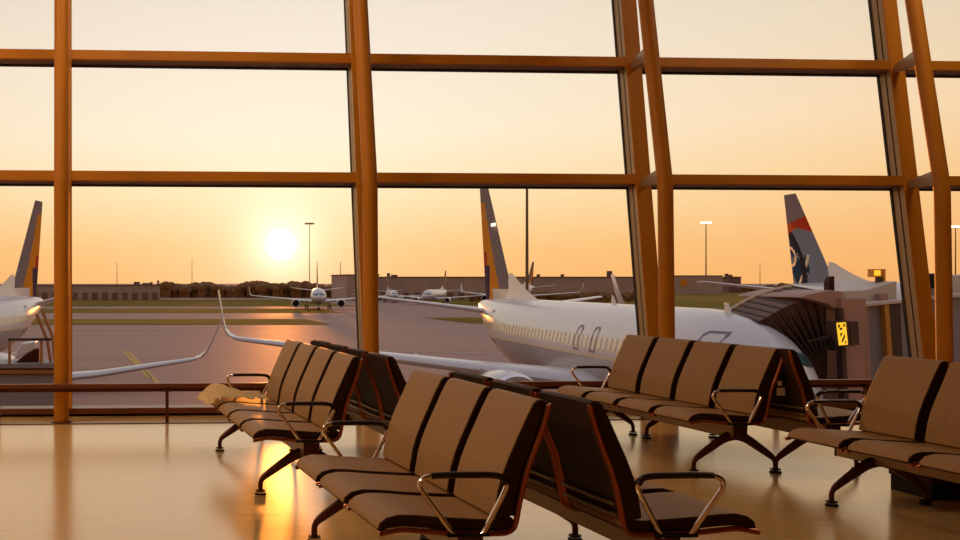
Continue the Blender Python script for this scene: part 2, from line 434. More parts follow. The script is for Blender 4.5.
# white tags hanging at the near side of bench D
for k, (zz, h, w) in enumerate(((.65, .034, .03), (.59, .055, .06))):
    bm = bmesh.new(); add_box(bm, (.602 - UB + .055 + .008 * k, -LD / 2 - .004, zz), (w, .003, h)); o = finish(bm, 'hanging_tag', 'paper', bD); o['label'] = 'small white paper tag'

# pale cloth over the far seat of the window bench
def cloth():
    bm = bmesh.new()
    nu, nv = 34, 30
    grid = []
    y1 = LA / 2 + .02; y0 = y1 - .55
    for i in range(nu):
        row = []
        for j in range(nv):
            a, b = i / (nu - 1), j / (nv - 1)
            u = -.09 + a * .50; y = y0 + b * .58
            zt = .452 - .03 * max(0, a - .3)
            if u < .03: zt -= (.03 - u) * .55
            nz = noise.noise(Vector((u * 7, y * 6, 1.3))) * .026 + noise.noise(Vector((u * 17, y * 15, 4.1))) * .014
            bump = .06 * math.exp(-((u - .06) / .11) ** 2 - ((b - .80) / .24) ** 2)
            row.append(bm.verts.new((u - UB + noise.noise(Vector((y * 8, 2, u * 4))) * .03 * (1 - a), y + noise.noise(Vector((u * 8, 7, 2))) * .03, zt + .014 + max(0, nz + .012) + bump)))
        grid.append(row)
    for i in range(nu - 1):
        for j in range(nv - 1):
            if (j < 3 and noise.noise(Vector((i * .3, 9, 0))) > .05): continue
            bm.faces.new((grid[i][j], grid[i + 1][j], grid[i + 1][j + 1], grid[i][j + 1]))
    for v in [v for v in bm.verts if not v.link_faces]: bm.verts.remove(v)
    for v in bm.verts: v.co += bA.location
    o = finish(bm, 'crumpled_cloth', 'cloth', smooth=True, angle=80)
    md = o.modifiers.new('thick', 'SOLIDIFY'); md.thickness = .006; md.offset = 1
    tag(o, 'pale crumpled cloth spread over the far seat of the window bench', 'cloth')
cloth()

# dark cabinet behind the right bench
p = W((889 - PX) / F * 7.2, 7.2, 0)
bx = empty('low_cabinet', (p.x + .85, p.y - .16, 0), -PSI, 'dark red-brown low cabinet standing behind the very dark bench at the right edge', 'cabinet')
bm = bmesh.new(); add_box(bm, (0, 0, .05), (1.58, .38, .10)); finish(bm, 'plinth', 'black', bx)
bm = bmesh.new(); add_box(bm, (0, 0, .35), (1.60, .40, .50)); finish(bm, 'body', 'box_red', bx, bevel=.008)
for k in (-1, 1):
    bm = bmesh.new(); add_box(bm, (k * .40, -.208, .35), (.77, .018, .46)); dr_ = finish(bm, 'door', 'box_red', bx, bevel=.004)
    bm = bmesh.new(); add_box(bm, (k * .06, -.228, .37), (.015, .02, .14)); finish(bm, 'handle', 'chrome', dr_)

# added fill lamps, unseen above the frame, to brighten seats and columns
for k, (x, y) in enumerate([(-5.8, 3.6), (-5.8, 7.0), (-3, 9.6), (1, 9.6), (9.4, 9.6)]):
    l = empty('fill_lamp', (x, y, CEIL), label='added fill lamp under the ceiling, out of view', cat='lamp', group='added fill lamps')
    bm = bmesh.new(); add_box(bm, (0, 0, -.03), (1.6, .3, .06)); finish(bm, 'housing', 'bridge_white', l)
    ld = bpy.data.lights.new('fill_light', 'AREA'); ld.shape = 'RECTANGLE'; ld.size = 1.5; ld.size_y = .26; ld.energy = 165 if k < 2 else 68; ld.color = (1, .72, .44)
    lo = bpy.data.objects.new('fill_light', ld); COL.objects.link(lo); lo.parent = l; lo.location = (0, 0, -.07)

# ------------------------------------------------------------------ outside: the ground
def strip(name, z0, z1, x0, x1, z, m, label, cat, kind='structure'):
    bm = bmesh.new()
    a = [W(x0, z0, z), W(x1, z0, z), W(x1, z1, z), W(x0, z1, z)]
    bm.faces.new([bm.verts.new(p) for p in a])
    bmesh.ops.subdivide_edges(bm, edges=bm.edges[:], cuts=3, use_grid_fill=True)
    return tag(finish(bm, name, m, recalc=True), label, cat, kind=kind)
strip('ground', 12.5, 4000, -2500, 3000, APRON, 'apron', 'brownish concrete apron', 'ground')
strip('grass_strip', 163, 188, -220, 30, APRON + .03, 'grass', 'nearest green grass strip beyond the apron at the left', 'grass')
strip('grass_strip', 168, 196, 52, 76, APRON + .03, 'grass', 'short green grass strip left of the white airliner tail', 'grass')
strip('grass_strip', 225, 262, -320, 44, APRON + .03, 'grass', 'middle grass strip between the taxiways at the left', 'grass')
strip('grass_strip', 285, 400, -600, 60, APRON + .03, 'grass', 'far grass field before the dark tree line at the left', 'grass')
strip('grass_strip', 262, 720, 92, 900, APRON + .03, 'grass', 'wide grass field behind the white airliner at the right', 'grass')
for a, b, lb in ((((123, 351), (127, 355), (150, 378), (146, 378)), None, 'left yellow line of the pair painted on the apron'),
                 (((128, 351), (132, 353.5), (160, 385), (156, 385)), None, 'right yellow line of the pair painted on the apron')):
    q = [on_level(x, y, APRON + .02) for x, y in a]
    c, d = q[0], q[2]; dr = (d - c).normalized(); sd = Vector((-dr.y, dr.x, 0)) * .16
    bm = bmesh.new(); bm.faces.new([bm.verts.new(v) for v in (c - sd, c + sd, d + sd, d - sd)])
    tag(finish(bm, 'ground_marking', 'yellow_line'), lb, 'road marking', kind='structure')
q = [on_level(x, y, APRON + .02) for x, y in ((372, 350.5), (545, 354.5))]
dr = (q[1] - q[0]).normalized(); sd = Vector((-dr.y, dr.x, 0)) * .35
bm = bmesh.new(); bm.faces.new([bm.verts.new(v) for v in (q[0] - sd, q[0] + sd, q[1] + sd, q[1] - sd)])
tag(finish(bm, 'ground_marking', 'white_line'), 'pale line on the apron under the airliner wing', 'road marking', kind='structure')

# ------------------------------------------------------------------ aircraft
SECT = [(0, 2.72, .04, .04), (.12, 2.73, .28, .30), (.4, 2.76, .56, .60), (.9, 2.82, .86, .93), (1.6, 2.92, 1.15, 1.24), (2.2, 3.04, 1.40, 1.46), (3.0, 3.18, 1.66, 1.64),
        (4.0, 3.28, 1.85, 1.78), (5.2, 3.34, 1.97, 1.86), (6.5, 3.37, 2.03, 1.89), (10, 3.37, 2.03, 1.89), (16, 3.37, 2.03, 1.89), (22, 3.37, 2.03, 1.89), (25.5, 3.37, 2.03, 1.89), (28, 3.50, 1.90, 1.83),
        (30.5, 3.78, 1.62, 1.62), (33, 4.12, 1.24, 1.28), (35, 4.40, .92, .95), (36.8, 4.64, .62, .62), (38, 4.78, .40, .38), (38.6, 4.84, .24, .22)]
def sect_at(s):
    for a, b in zip(SECT, SECT[1:]):
        if a[0] <= s <= b[0]:
            t = (s - a[0]) / (b[0] - a[0]); return [a[k] + (b[k] - a[k]) * t for k in range(4)]
    return list(SECT[-1])
def skin(s, side, z, off=.02):            # point on the fuselage side at station s and height z
    _, zc, hh, hw = sect_at(s)
    c = max(-1, min(1, (z - zc) / hh))
    return Vector((side * (hw * math.sqrt(max(0, 1 - c * c)) + off), s, z))

def wing_surface(bm, secs, flip=1):       # secs: (x, s_le, s_te, z, thick)
    rings = []
    for x, le, te, z, th in secs:
        c = te - le; ring = []
        for t, h in ((0, 0), (.02, .35), (.10, .75), (.3, 1.0), (.6, .72), (1, .06)): ring.append(Vector((flip * x, le + c * t, z + th * .55 * h)))
        for t, h in ((1, -.06), (.6, -.35), (.3, -.55), (.10, -.48), (.02, -.25)): ring.append(Vector((flip * x, le + c * t, z + th * .8 * h)))
        rings.append(ring)
    add_loft(bm, rings)

def fin_mat_a(c, s):                      # grey leading edge, orange trailing band, purple root
    if s < .10 and c < .62: return 1
    if s < .30 and c > .80 - s * .6: return 4
    if s < .42 and c > .88 - s * .35: return 3
    if c > .52 - .24 * (1 - s) and s < .86: return 2
    return 0
def fin_mat_c(c, s):                      # grey tip, red chevron, blue and grey swirls
    if s > .70 + .07 * (c - .5) * -1: return 0
    if s > .555 + .05 * math.sin(c * 3.1): return 2 if (c > .55 and s - .555 < (c - .40) * .28) else 3
    if abs(math.hypot((c - 1.05) * .8, (s - .20)) - .36) < .06: return 4      # dark arc
    if abs(math.hypot((c - 1.0) * .55, (s - .30)) - .10) < .016 or abs((c - .52) + (s - .20) * 1.5) < .04 and s < .31: return 1
    if math.hypot((c - .86) * .8, s - .40) < .11: return 5
    if math.hypot((c - .78) * .8, s - .13) < .15: return 5
    if math.hypot((c - .50) * 1.1, (s - .22) * .8) < .085 and c + s < .80: return 5
    return 7
def airliner(name, label, nose, aft, scale=1.0, livery='a', detail=True, group='airliners beyond the glass', wz=None, ws=1.0):
    a = math.atan2(aft[1], aft[0]) - PI / 2
    root = empty(name, (nose.x, nose.y, APRON), a, label, 'airplane', group); root.scale = (scale,) * 3
    # fuselage
    bm = bmesh.new(); N = 40
    for_s = []
    for i in range(len(SECT) - 1):
        k = 1 if SECT[i + 1][0] < 6 else 2
        for j in range(k):
            for_s.append(SECT[i][0] + (SECT[i + 1][0] - SECT[i][0]) * j / k)
    for_s.append(SECT[-1][0])
    rings = []
    for s in for_s:
        _, zc, hh, hw = sect_at(s)
        rings.append([Vector((hw * math.cos(t), s, zc + hh * math.sin(t))) for t in (2 * PI * (k + .5) / N for k in range(N))])
    fs = add_loft(bm, rings)
    fu = finish(bm, 'fuselage', 'ac_body', root, smooth=True, angle=60)
    # cheat line
    for side in (-1, 1):
        bm = bmesh.new(); prev = None
        for s in [x * .75 for x in range(4, 48)]:
            z0 = 3.22; zt = 3.34
            p = [bm.verts.new(skin(s, side, z0, .012)), bm.verts.new(skin(s, side, zt, .012))]
            if prev: bm.faces.new((prev[0], p[0], p[1], prev[1]))
            prev = p
        finish(bm, 'stripe', 'ac_cream', fu, smooth=True)
    # fin
    fm = fin_mat_a if livery == 'a' else fin_mat_c
    bm = bmesh.new(); NC, NS = (44, 64) if (detail or livery == 'c') else (16, 20); zr, zt = 5.25, 12.5
    for side in (-1, 1):
        G_ = []
        for j in range(NS + 1):
            s = j / NS; z = zr + (zt - zr) * s
            le = 31.3 + (37.2 - 31.3) * s; te = 37.5 + (39.1 - 37.5) * s
            th = (.34 * (1 - s) + .12 * s)
            row = []
            for i in range(NC + 1):
                c = i / NC
                h = th * (1.6 * math.sqrt(c) * (1 - c) + .02) if c < 1 else .01
                row.append(bm.verts.new((side * h, le + (te - le) * c, z)))
            G_.append(row)
        for j in range(NS):
            for i in range(NC):
                f = bm.faces.new((G_[j][i], G_[j][i + 1], G_[j + 1][i + 1], G_[j + 1][i]))
                f.material_index = fm((i + .5) / NC, (j + .5) / NS)
        bm.faces.new(G_[-1])
    bmesh.ops.remove_doubles(bm, verts=bm.verts[:], dist=.021)
    fl = ['ac_fin_grey', 'ac_white', 'ac_orange', 'ac_red', 'ac_purple'] if livery == 'a' else ['ac_fin_grey', 'ac_cream', 'ac_red', 'ac_orange', 'ac_dark', 'ac_teal', 'ac_dark', 'ac_bluegrey']
    if livery == 'c': fl[2], fl[3] = 'ac_redorange', 'ac_red'
    fin = finish(bm, 'tail_fin', fl, root, smooth=True, angle=50)
    fin['label'] = 'grey and orange tail fin' if livery == 'a' else 'grey fin with a red band over blue swirls'
    # dorsal fillet
    bm = bmesh.new()
    rings = []
    for s, z, w in ((26.6, 5.36, .05), (28.6, 5.85, .10), (30.3, 6.38, .14), (31.6, 6.85, .15), (32.3, 6.9, .14)):
        zb = 5.0
        rings.append([Vector((-w * 1.8, s, zb)), Vector((-w * .6, s, (z + zb) / 2)), Vector((0, s - .1, z)), Vector((w * .6, s, (z + zb) / 2)), Vector((w * 1.8, s, zb))])
    add_loft(bm, rings)
    finish(bm, 'dorsal_fillet', 'ac_white', fin, smooth=True, angle=40)
    if detail and livery == 'a' and wz is None:
        for side in (-1,):
            bm = bmesh.new(); add_box(bm, (side * .155, 35.2, 9.9), (.03, .9, .16)); finish(bm, 'logo_light_glint', 'lamp_lit', fin)  # glowing bar paints the logo light's reflection on the fin
    # stabilizers and wings
    sf = .36 if wz else 1.0
    for side in (-1, 1):
        bm = bmesh.new(); wing_surface(bm, [(.3, 33.4, 37.9, 4.50, .36), (3.5 * sf, 35.1, 38.3, 4.93, .25), (7.1 * sf, 37.0, 38.7, 5.40, .13)], side)
        finish(bm, 'stabilizer', 'ac_white', root, smooth=True, angle=40)
        Z = wz or (2.0, 2.05, 2.38, 2.82, 3.32, 3.40)
        bm = bmesh.new(); wing_surface(bm, [(.8, 11.9, 20.6, Z[0], 1.0), (1.9, 12.8, 20.5, Z[1], .95), (5.8 * ws, 16.2, 20.9, Z[2], .62), (11 * ws, 19.75, 22.9, Z[3], .42), (16.6 * ws, 23.4, 25.1, Z[4], .26), (17.1 * ws, 23.8, 25.3, Z[5], .20)], side)
        wg = finish(bm, 'wing', 'ac_white', root, smooth=True, angle=40)
        bm = bmesh.new(); rings = []
        for x, le, te, z, dx in ((17.05, 23.75, 25.3, 3.42, .10), (17.3, 24.0, 25.4, 3.52, .10), (17.5, 24.3, 25.6, 3.80, .07), (17.64, 24.8, 25.9, 4.5, .05), (17.85, 25.5, 26.25, 5.9, .035)):
            x += 17.1 * (ws - 1) + (.25 * (z - 3.42) if wz else 0)
            rings.append([Vector((side * (x - dx), (le + te) / 2, z + dx + Z[5] - 3.4)), Vector((side * x, le, z + Z[5] - 3.4)), Vector((side * (x + dx), (le + te) / 2, z - dx * .5 + Z[5] - 3.4)), Vector((side * x, te, z + Z[5] - 3.4))])
        add_loft(bm, rings); finish(bm, 'winglet', 'ac_white', wg, smooth=True, angle=60)
        if detail:
            for k, fx in enumerate(() if wz else (7.4, 9.9, 12.4 * ws)):
                bm = bmesh.new(); te = 21.4 + (fx - 7.4) * .42; fz = Z[3] - 2.82
                add_tube(bm, [(side * fx, te - 2.4, 2.4 + fx * .018 + fz), (side * fx, te - 1.4, 2.20 + fx * .03 + fz), (side * fx, te, 2.22 + fx * .045 + fz), (side * fx, te + .9, 2.42 + fx * .045 + fz)], [.05, .2, .17, .03], 10)
                finish(bm, 'flap_fairing', 'ac_grey', wg, smooth=True)
        # engine
        ex, ez = 5.5, 1.58
        bm = bmesh.new(); rings = []
        for s, r in ((10.95, .80), (10.80, .90), (10.78, .96), (10.9, 1.02), (11.6, 1.12), (12.8, 1.12), (14.2, .95), (15.0, .72), (15.0, .60)):
            rings.append([Vector((side * ex + r * math.cos(t), s, ez + r * (.95 if math.sin(t) < 0 else 1) * math.sin(t))) for t in (2 * PI * k / 28 for k in range(28))])
        add_loft(bm, rings, cap=False)
        en = finish(bm, 'engine', 'ac_white', root, smooth=True, angle=50)
        bm = bmesh.new(); rings = []
        for s, r in ((11.12, .84), (10.94, .86), (10.77, .93), (10.76, .965), (10.83, 1.00), (11.05, 1.05)):
            rings.append([Vector((side * ex + (r + .012) * math.cos(t), s, ez + (r + .012) * math.sin(t))) for t in (2 * PI * k / 28 for k in range(28))])
        add_loft(bm, rings, cap=False); finish(bm, 'inlet_lip', 'metal_lip', en, smooth=True)
        bm = bmesh.new(); add_cyl(bm, (side * ex, 11.4, ez), .82, .1, 28, axis='Y'); add_cyl(bm, (side * ex, 11.2, ez), .05, .4, 16, r2=.28, axis='Y'); finish(bm, 'fan', 'ac_dark', en)
        bm = bmesh.new(); add_hexa(bm, [(side * ex - .16, 12.0, ez + .95), (side * ex + .16, 12.0, ez + .95), (side * ex + .16, 16.5, ez + .5), (side * ex - .16, 16.5, ez + .5),
                                        (side * ex - .1, 13.2, 2.45), (side * ex + .1, 13.2, 2.45), (side * ex + .1, 17.5, 2.5), (side * ex - .1, 17.5, 2.5)])
        finish(bm, 'pylon', 'ac_grey', en, bevel=.03)
    # landing gear
    for (gx, gs, gz, r) in ((0, 4.1, 1.6, .34), (-2.85, 19.4, 2.0, .54), (2.85, 19.4, 2.0, .54)):
        bm = bmesh.new(); add_cyl(bm, (gx, gs, gz / 2 + .3), .09, gz - .3, 12)
        lg = finish(bm, 'landing_gear', 'ac_grey', root, smooth=True)
        for dx in (-.32, .32):
            bm = bmesh.new(); add_cyl(bm, (gx + dx * (.6 if gx == 0 else 1), gs, r), r, .26, 20, axis='X'); finish(bm, 'wheel', 'rubber', lg, smooth=True, angle=40)
    # flight-deck windows
    for side in (-1, 1):
        for q in (((1.10, 7), (1.38, 43), (1.98, 35), (1.74, 6)), ((1.46, 47), (2.15, 61), (2.45, 47), (2.07, 38)), ((2.26, 62), (2.9, 65), (2.95, 51), (2.57, 48))):
            bm = bmesh.new(); K = 6; grid = []
            for a in range(K + 1):
                row = []
                for b in range(K + 1):
                    u, v = a / K, b / K
                    st, th = [(q[0][k] * (1 - u) + q[1][k] * u) * (1 - v) + (q[3][k] * (1 - u) + q[2][k] * u) * v for k in (0, 1)]
                    _, zc, hh, hw = sect_at(st); th = math.radians(th)
                    row.append(bm.verts.new((side * (hw + .025) * math.sin(th), st - .02, zc + (hh + .025) * math.cos(th))))
                grid.append(row)
            for a in range(K):
                for b in range(K): bm.faces.new((grid[a][b], grid[a + 1][b], grid[a + 1][b + 1], grid[a][b + 1]))
            finish(bm, 'cockpit_window', 'ac_glass', fu)
    if detail:
        # cabin windows, the sun glow they reflect put into their cream colour
        for side in (-1, 1):
            me = None
            for k in range(44):
                s = 8.2 + k * .56
                if s > 32.5: break
                if me is None or s > 25:
                    bm = bmesh.new(); c = Vector(skin(s, side, 3.86, .014))
                    pts = []
                    for t in range(12):
                        an = 2 * PI * t / 12; dy = .16 * math.copysign(abs(math.cos(an)) ** .6, math.cos(an)); dz = .25 * math.copysign(abs(math.sin(an)) ** .6, math.sin(an))
                        pts.append(skin(s + dy, side, 3.86 + dz, .014) - Vector((0, s, 0)))
                    bm.faces.new([bm.verts.new(p) for p in pts])
                    w = finish(bm, 'cabin_window', 'ac_window_glow', fu); w.location = (0, s, 0); me = w.data
                else:
                    w = bpy.data.objects.new('cabin_window', me); COL.objects.link(w); w.parent = fu; w.location = (0, s, 0)
        # doors: thin dark outlines set on the skin
        for side in (-1, 1):
            for (s0, wd, z0, z1, nm) in ((3.05, .95, 2.95, 4.68, 'door'), (12.6, .55, 3.45, 4.45, 'exit_hatch'), (14.6, .55, 3.45, 4.45, 'exit_hatch'), (30.2, .76, 3.0, 4.7, 'door')):
                bm = bmesh.new(); t = .035
                def ring(o):
                    out = []
                    for (ss, zz) in ((s0 - o, z0 - o), (s0 + wd + o, z0 - o), (s0 + wd + o, z1 + o - .12), (s0 + wd - .12 + o, z1 + o), (s0 + .12 - o, z1 + o), (s0 - o, z1 + o - .12)):
                        out.append(ss); out.append(zz)
                    return out
                def seg(a, b):
                    NN = 8; res = []
                    for i in range(NN + 1): res.append((a[0] + (b[0] - a[0]) * i / NN, a[1] + (b[1] - a[1]) * i / NN))
                    return res
                ro, ri = ring(t), ring(-t)
                for i in range(6):
                    j = (i + 1) % 6
                    A = seg((ro[2 * i], ro[2 * i + 1]), (ro[2 * j], ro[2 * j + 1])); B = seg((ri[2 * i], ri[2 * i + 1]), (ri[2 * j], ri[2 * j + 1]))
                    for k in range(8):
                        bm.faces.new([bm.verts.new(skin(p[0], side, p[1], .016)) for p in (A[k], A[k + 1], B[k + 1], B[k])])
                finish(bm, nm, 'ac_line', fu)
        # blade antennas
        for s, h in ((4.9, .42), (15.5, .4)):
            zb = sum(sect_at(s)[1:3]) - .05; bm = bmesh.new(); add_hexa(bm, [(-.03, s - .18, zb), (.03, s - .18, zb), (.03, s + .35, zb), (-.03, s + .35, zb),
                                            (-.015, s + .12, zb + h), (.015, s + .12, zb + h), (.015, s + .34, zb + h), (-.015, s + .34, zb + h)])
            finish(bm, 'antenna', 'ac_white', fu, bevel=.01)
        # dark characters below the windows near the tail
        for side in (-1, 1):
            for k in range(4):
                bm = bmesh.new(); s = 29.0 + k * .62
                for (a0, a1, b0, b1) in ((0, .13, 0, .62), (.30, .43, 0, .62), (0, .43, .5, .62), (0, .43, .24, .35)):
                    if k == 1 and b0 == .5: continue
                    if k == 3 and a0 == .30: continue
                    bm.faces.new([bm.verts.new(skin(s + u, side, 2.35 + (s - 28) * .06 + z, .02)) for u, z in ((a0, b0), (a1, b0), (a1, b1), (a0, b1))])
                finish(bm, 'letter', 'ac_purple', fu)
    return root

def CP(px, zc): return ((px - PX) / F * zc, zc)
nose = CP(808, 33.0); tail = CP(480, 72.0)
A0, A1 = W(*nose), W(*tail); d = (A1 - A0)
airliner('airliner', 'large white airliner with grey and orange tail, its nose at the jet bridge', A0, d, ws=.965)
t2 = W(*CP(40, 84)); ang = math.radians(12.5)
d2 = W(math.sin(ang), math.cos(ang)); n2 = t2 - d2 * 38.4
airliner('airliner', 'white airliner cut off by the left edge, orange tail and one upturned wing tip showing', n2, d2, wz=(.55, .55, .65, .95, 1.6, 1.68), ws=.84)
n3 = W(*CP(319, 240)); d3 = W(.158, 1)
airliner('airliner', 'small distant airliner facing the hall on the taxiway below the sun', n3, d3, .92, detail=False)
t4 = W(*CP(787, 106)); d4 = W(.10, 1); n4 = t4 - d4.normalized() * 38.6 * 1.18
airliner('airliner', 'airliner at the far right whose grey tail carries a red band and blue swirls', n4, d4, 1.18, livery='c', detail=False)
p5 = W(*CP(425, 300)); airliner('airliner', 'distant white airliner parked before the long building, right of the second column', p5, W(.45, .9), .78, detail=False)
p6 = W(*CP(395, 338)); airliner('airliner', 'farthest small white airliner parked close beside the second column', p6, W(.15, 1), .7, detail=False)
t7 = W(*CP(533, 335)); d7 = W(.60, .80); airliner('airliner', 'distant airliner whose dark pointed tail stands right of the thick light mast', t7 - d7.normalized() * 38, d7, 1.0, detail=False)

# ------------------------------------------------------------------ jet bridge
ZB = 36.5
def Q(px, y, zc=ZB): return at_depth(px, y, zc)
br = empty('jet_bridge', W((862 - PX) / F * ZB, ZB, APRON), 0, 'beige and grey jet bridge with dark folded hood at the airliner nose', 'jet bridge')
def rel(bm):
    for v in bm.verts: v.co -= br.location
    return bm
def slab(name, quad, z0, z1, m, parent=br, bevel=0.0):   # quad of (px,y) seen at depth z0, extruded to depth z1
    bm = bmesh.new()
    a = [at_depth(x, y, z0) for x, y in quad]
    off = W(0, z1 - z0)
    add_prism(bm, a, off, 0, 1); rel(bm)
    return finish(bm, name, m, parent, bevel=bevel)
# folded hood: fan of pleats between hinge and outer arc, near side, roof and far side
piv = (829, 382)
outer = [(831, 293.5), (821, 295.5), (811, 298), (801, 301), (792, 304.5), (783, 308.5), (775, 313), (767, 317.5), (760, 321)]
OFF = W(0, 2.1, .22)
bm = bmesh.new(); prevn = None
arc = []
for i in range(len(outer) * 2 - 1):
    a = outer[i // 2]; b = outer[min(i // 2 + (i % 2), len(outer) - 1)]
    arc.append(((a[0] + b[0]) / 2, (a[1] + b[1]) / 2, i % 2))
for x, y, odd in arc:
    zn = ZB + (.25 if odd else 0)
    e0 = Q(x, y, ZB)
    ring = [Q(*piv, ZB + .1), Q((piv[0] + x) / 2, (piv[1] + y) / 2, zn), e0 + W(0, zn - ZB) * .4, e0 + OFF, Q(*piv, ZB + .1) + OFF]
    vs = [bm.verts.new(p) for p in ring]
    if prevn:
        for j in range(4):
            f = bm.faces.new((prevn[j], prevn[j + 1], vs[j + 1], vs[j])); f.material_index = 1 if j == 2 else 0
    prevn = vs
rel(bm); hood = finish(bm, 'hood', ['bellows', 'hood_roof'], br)
hood.modifiers.new('thick', 'SOLIDIFY').thickness = .06
for x, y in outer:
    bm = bmesh.new(); add_tube(bm, [Q(*piv, ZB - .03), Q(x, y, ZB - .03), Q(x, y, ZB) + OFF], .045, 6); rel(bm); finish(bm, 'rib', 'bridge_dark', hood)
bm = bmesh.new(); add_tube(bm, [Q(x, y, ZB) + OFF + Vector((0, 0, .03)) for x, y in outer], .07, 8); rel(bm); finish(bm, 'canopy_edge_lit', 'canopy_sunlit', hood, smooth=True)  # pale tube paints the sunlight along the hood's far edge
slab('roof_edge', [(803, 297.5), (806, 295), (831, 290), (843.5, 291.5), (843.5, 309), (836, 309.5), (828, 304)], ZB - .5, ZB + 3.4, 'bridge_beige', bevel=.02)
slab('cab', [(828, 304), (846, 304), (846, 420), (828, 420)], ZB - .1, ZB + 3.2, 'bridge_beige', bevel=.02)
slab('cab_post', [(842.5, 298), (866, 298), (866, 420), (842.5, 420)], ZB - .7, ZB + 3.2, 'bridge_beige', bevel=.02)
slab('corner_post', [(840.5, 308), (843.5, 308), (850, 420), (845, 420)], ZB - .9, ZB - .6, 'bridge_dark')
# tunnel rising to the right
slab('tunnel', [(864, 306), (1040, 289), (1040, 410), (864, 410)], ZB - .2, ZB + 3, 'bridge_grey')
slab('tunnel_roof', [(862, 304), (1040, 286), (1040, 289), (862, 307)], ZB - .5, ZB + 3.2, 'bridge_white', bevel=.01)
slab('tunnel_post', [(884.5, 305), (889, 304.5), (896, 400), (891, 400)], ZB - .45, ZB - .22, 'bridge_yellow')
slab('tunnel_post', [(889.6, 305), (900, 304), (905, 400), (896.5, 400)], ZB - .4, ZB - .22, 'bridge_dark')
slab('tunnel_post', [(866, 306), (868, 306), (872, 400), (866, 400)], ZB - .42, ZB - .22, 'bridge_beige')
# support column under the cab
bm = bmesh.new(); add_cyl(bm, W((900 - PX) / F * ZB, ZB + 1.5, (APRON + EYE - 3.8) / 2 + .2), .35, (EYE - 3.8) - APRON + .4, 18); rel(bm); finish(bm, 'support_leg', 'bridge_grey', br, smooth=True)
# lit yellow sign
sg = slab('sign_box', [(836, 322), (848.2, 321), (850, 345.5), (838.5, 346.5)], ZB - 1.3, ZB - .75, 'bridge_dark')
sf = slab('sign_face', [(837, 323), (845.8, 322.2), (848, 344.6), (839.6, 345.4)], ZB - 1.34, ZB - 1.30, 'sign_lit', sg)
for q in ([(838, 324.5), (839.6, 324.3), (840.2, 327.2), (838.6, 327.6)], [(843.4, 324), (844.8, 323.8), (845.2, 326.6), (843.8, 326.8)], [(839.6, 328), (842.2, 327.6), (842.6, 329.6), (840, 330)],
          [(840.4, 333.2), (843.0, 332.8), (840.8, 337)], [(841.8, 341.2), (844.6, 334.2), (845.2, 336.4), (843.0, 342.4)], [(845.4, 341), (846.2, 340.8), (846.4, 343.4), (845.6, 343.6)]):
    slab('glyph', q, ZB - 1.36, ZB - 1.345, 'bridge_dark', sf)
slab('equipment_box', [(849.5, 322), (858.5, 321.5), (859.5, 345), (850.5, 346)], ZB - 1.15, ZB - .72, 'bridge_dark', bevel=.02)
slab('mirror', [(830.5, 340), (836, 338.5), (837.5, 350), (832, 351)], ZB - 1.1, ZB - .85, 'black', bevel=.05)
slab('mirror_arm', [(809, 341), (832, 335), (832, 336), (809, 342.2)], ZB - 1.0, ZB - .9, 'bridge_dark')
slab('signal_post', [(829.5, 292), (829, 283), (831.5, 277), (834.5, 276), (835, 292)], ZB - .1, ZB + .2, 'box_red', bevel=.02)
slab('roof_unit', [(845, 298), (845, 291), (866, 290), (897, 281), (897, 301), (868, 303)], ZB + .4, ZB + 2.5, 'bridge_white', bevel=.03)
slab('vent_box', [(881, 294), (888, 293.5), (888, 301.5), (881, 302)], ZB + .1, ZB + .4, 'bridge_beige')
bf = slab('beacon_sign', [(873.5, 269), (882, 269), (882, 277), (873.5, 277)], ZB + 1, ZB + 1.3, 'beacon')
slab('beacon_panel', [(875, 270.3), (880.6, 270.3), (880.6, 275.5), (875, 275.5)], ZB + .96, ZB + 1.0, 'sign_lit', bf)
slab('beacon_stand', [(879, 277), (882, 277), (884, 284), (879, 285)], ZB + 1.05, ZB + 1.25, 'bridge_dark')
slab('beacon_rod', [(884, 269), (885.6, 269), (885.6, 284), (884, 284)], ZB + 1.05, ZB + 1.2, 'beacon')
slab('floodlight', [(930, 278), (932, 274.5), (936, 273), (938.5, 275), (938.5, 287), (935, 289), (931.5, 285)], ZB - .3, ZB + .3, 'black', bevel=.06)
slab('floodlight_stand', [(931.5, 284), (933, 284), (937, 296), (934, 297)], ZB - .1, ZB + .1, 'bridge_grey')
slab('roof_unit', [(952, 275.5), (990, 274), (990, 292), (952, 295)], ZB + .4, ZB + 2.5, 'bridge_white', bevel=.03)

# ------------------------------------------------------------------ boarding steps vehicle under the left airliner
ZV = 34.0
sv = empty('service_vehicle', W((30 - PX) / F * ZV, ZV, APRON), 0, 'service vehicle with orange railings below the left airliner tail', 'vehicle')
def vslab(name, quad, z0, z1, m, bevel=0.0, parent=sv):
    bm = bmesh.new(); add_prism(bm, [at_depth(x, y, z0) for x, y in quad], W(0, z1 - z0), 0, 1)
    for v in bm.verts: v.co -= sv.location
    return finish(bm, name, m, parent, bevel=bevel)
vslab('deck', [(-12, 364), (64, 363), (64, 368.5), (-12, 368.5)], ZV, ZV + 2, 'bridge_grey', .03)
vslab('chassis', [(-12, 369.5), (64, 369.5), (64, 374), (-12, 374)], ZV + .1, ZV + 1.9, 'steel_orange', .03)
vslab('body', [(-12, 374), (64, 374), (64, 412), (-12, 412)], ZV + .3, ZV + 1.8, 'bridge_grey', .05)
for x in (9.5, 41.5):
    for dz in (0, 1.8):
        bm = bmesh.new(); add_tube(bm, [at_depth(x, 341, ZV + dz), at_depth(x, 364, ZV + dz)], .045, 8)
        for v in bm.verts: v.co -= sv.location
        finish(bm, 'railing_post', 'steel_orange', sv, smooth=True)
vslab('top_rail', [(8, 338.4), (52, 338), (52, 340.8), (8, 341)], ZV - .05, ZV + .05, 'bridge_dark')
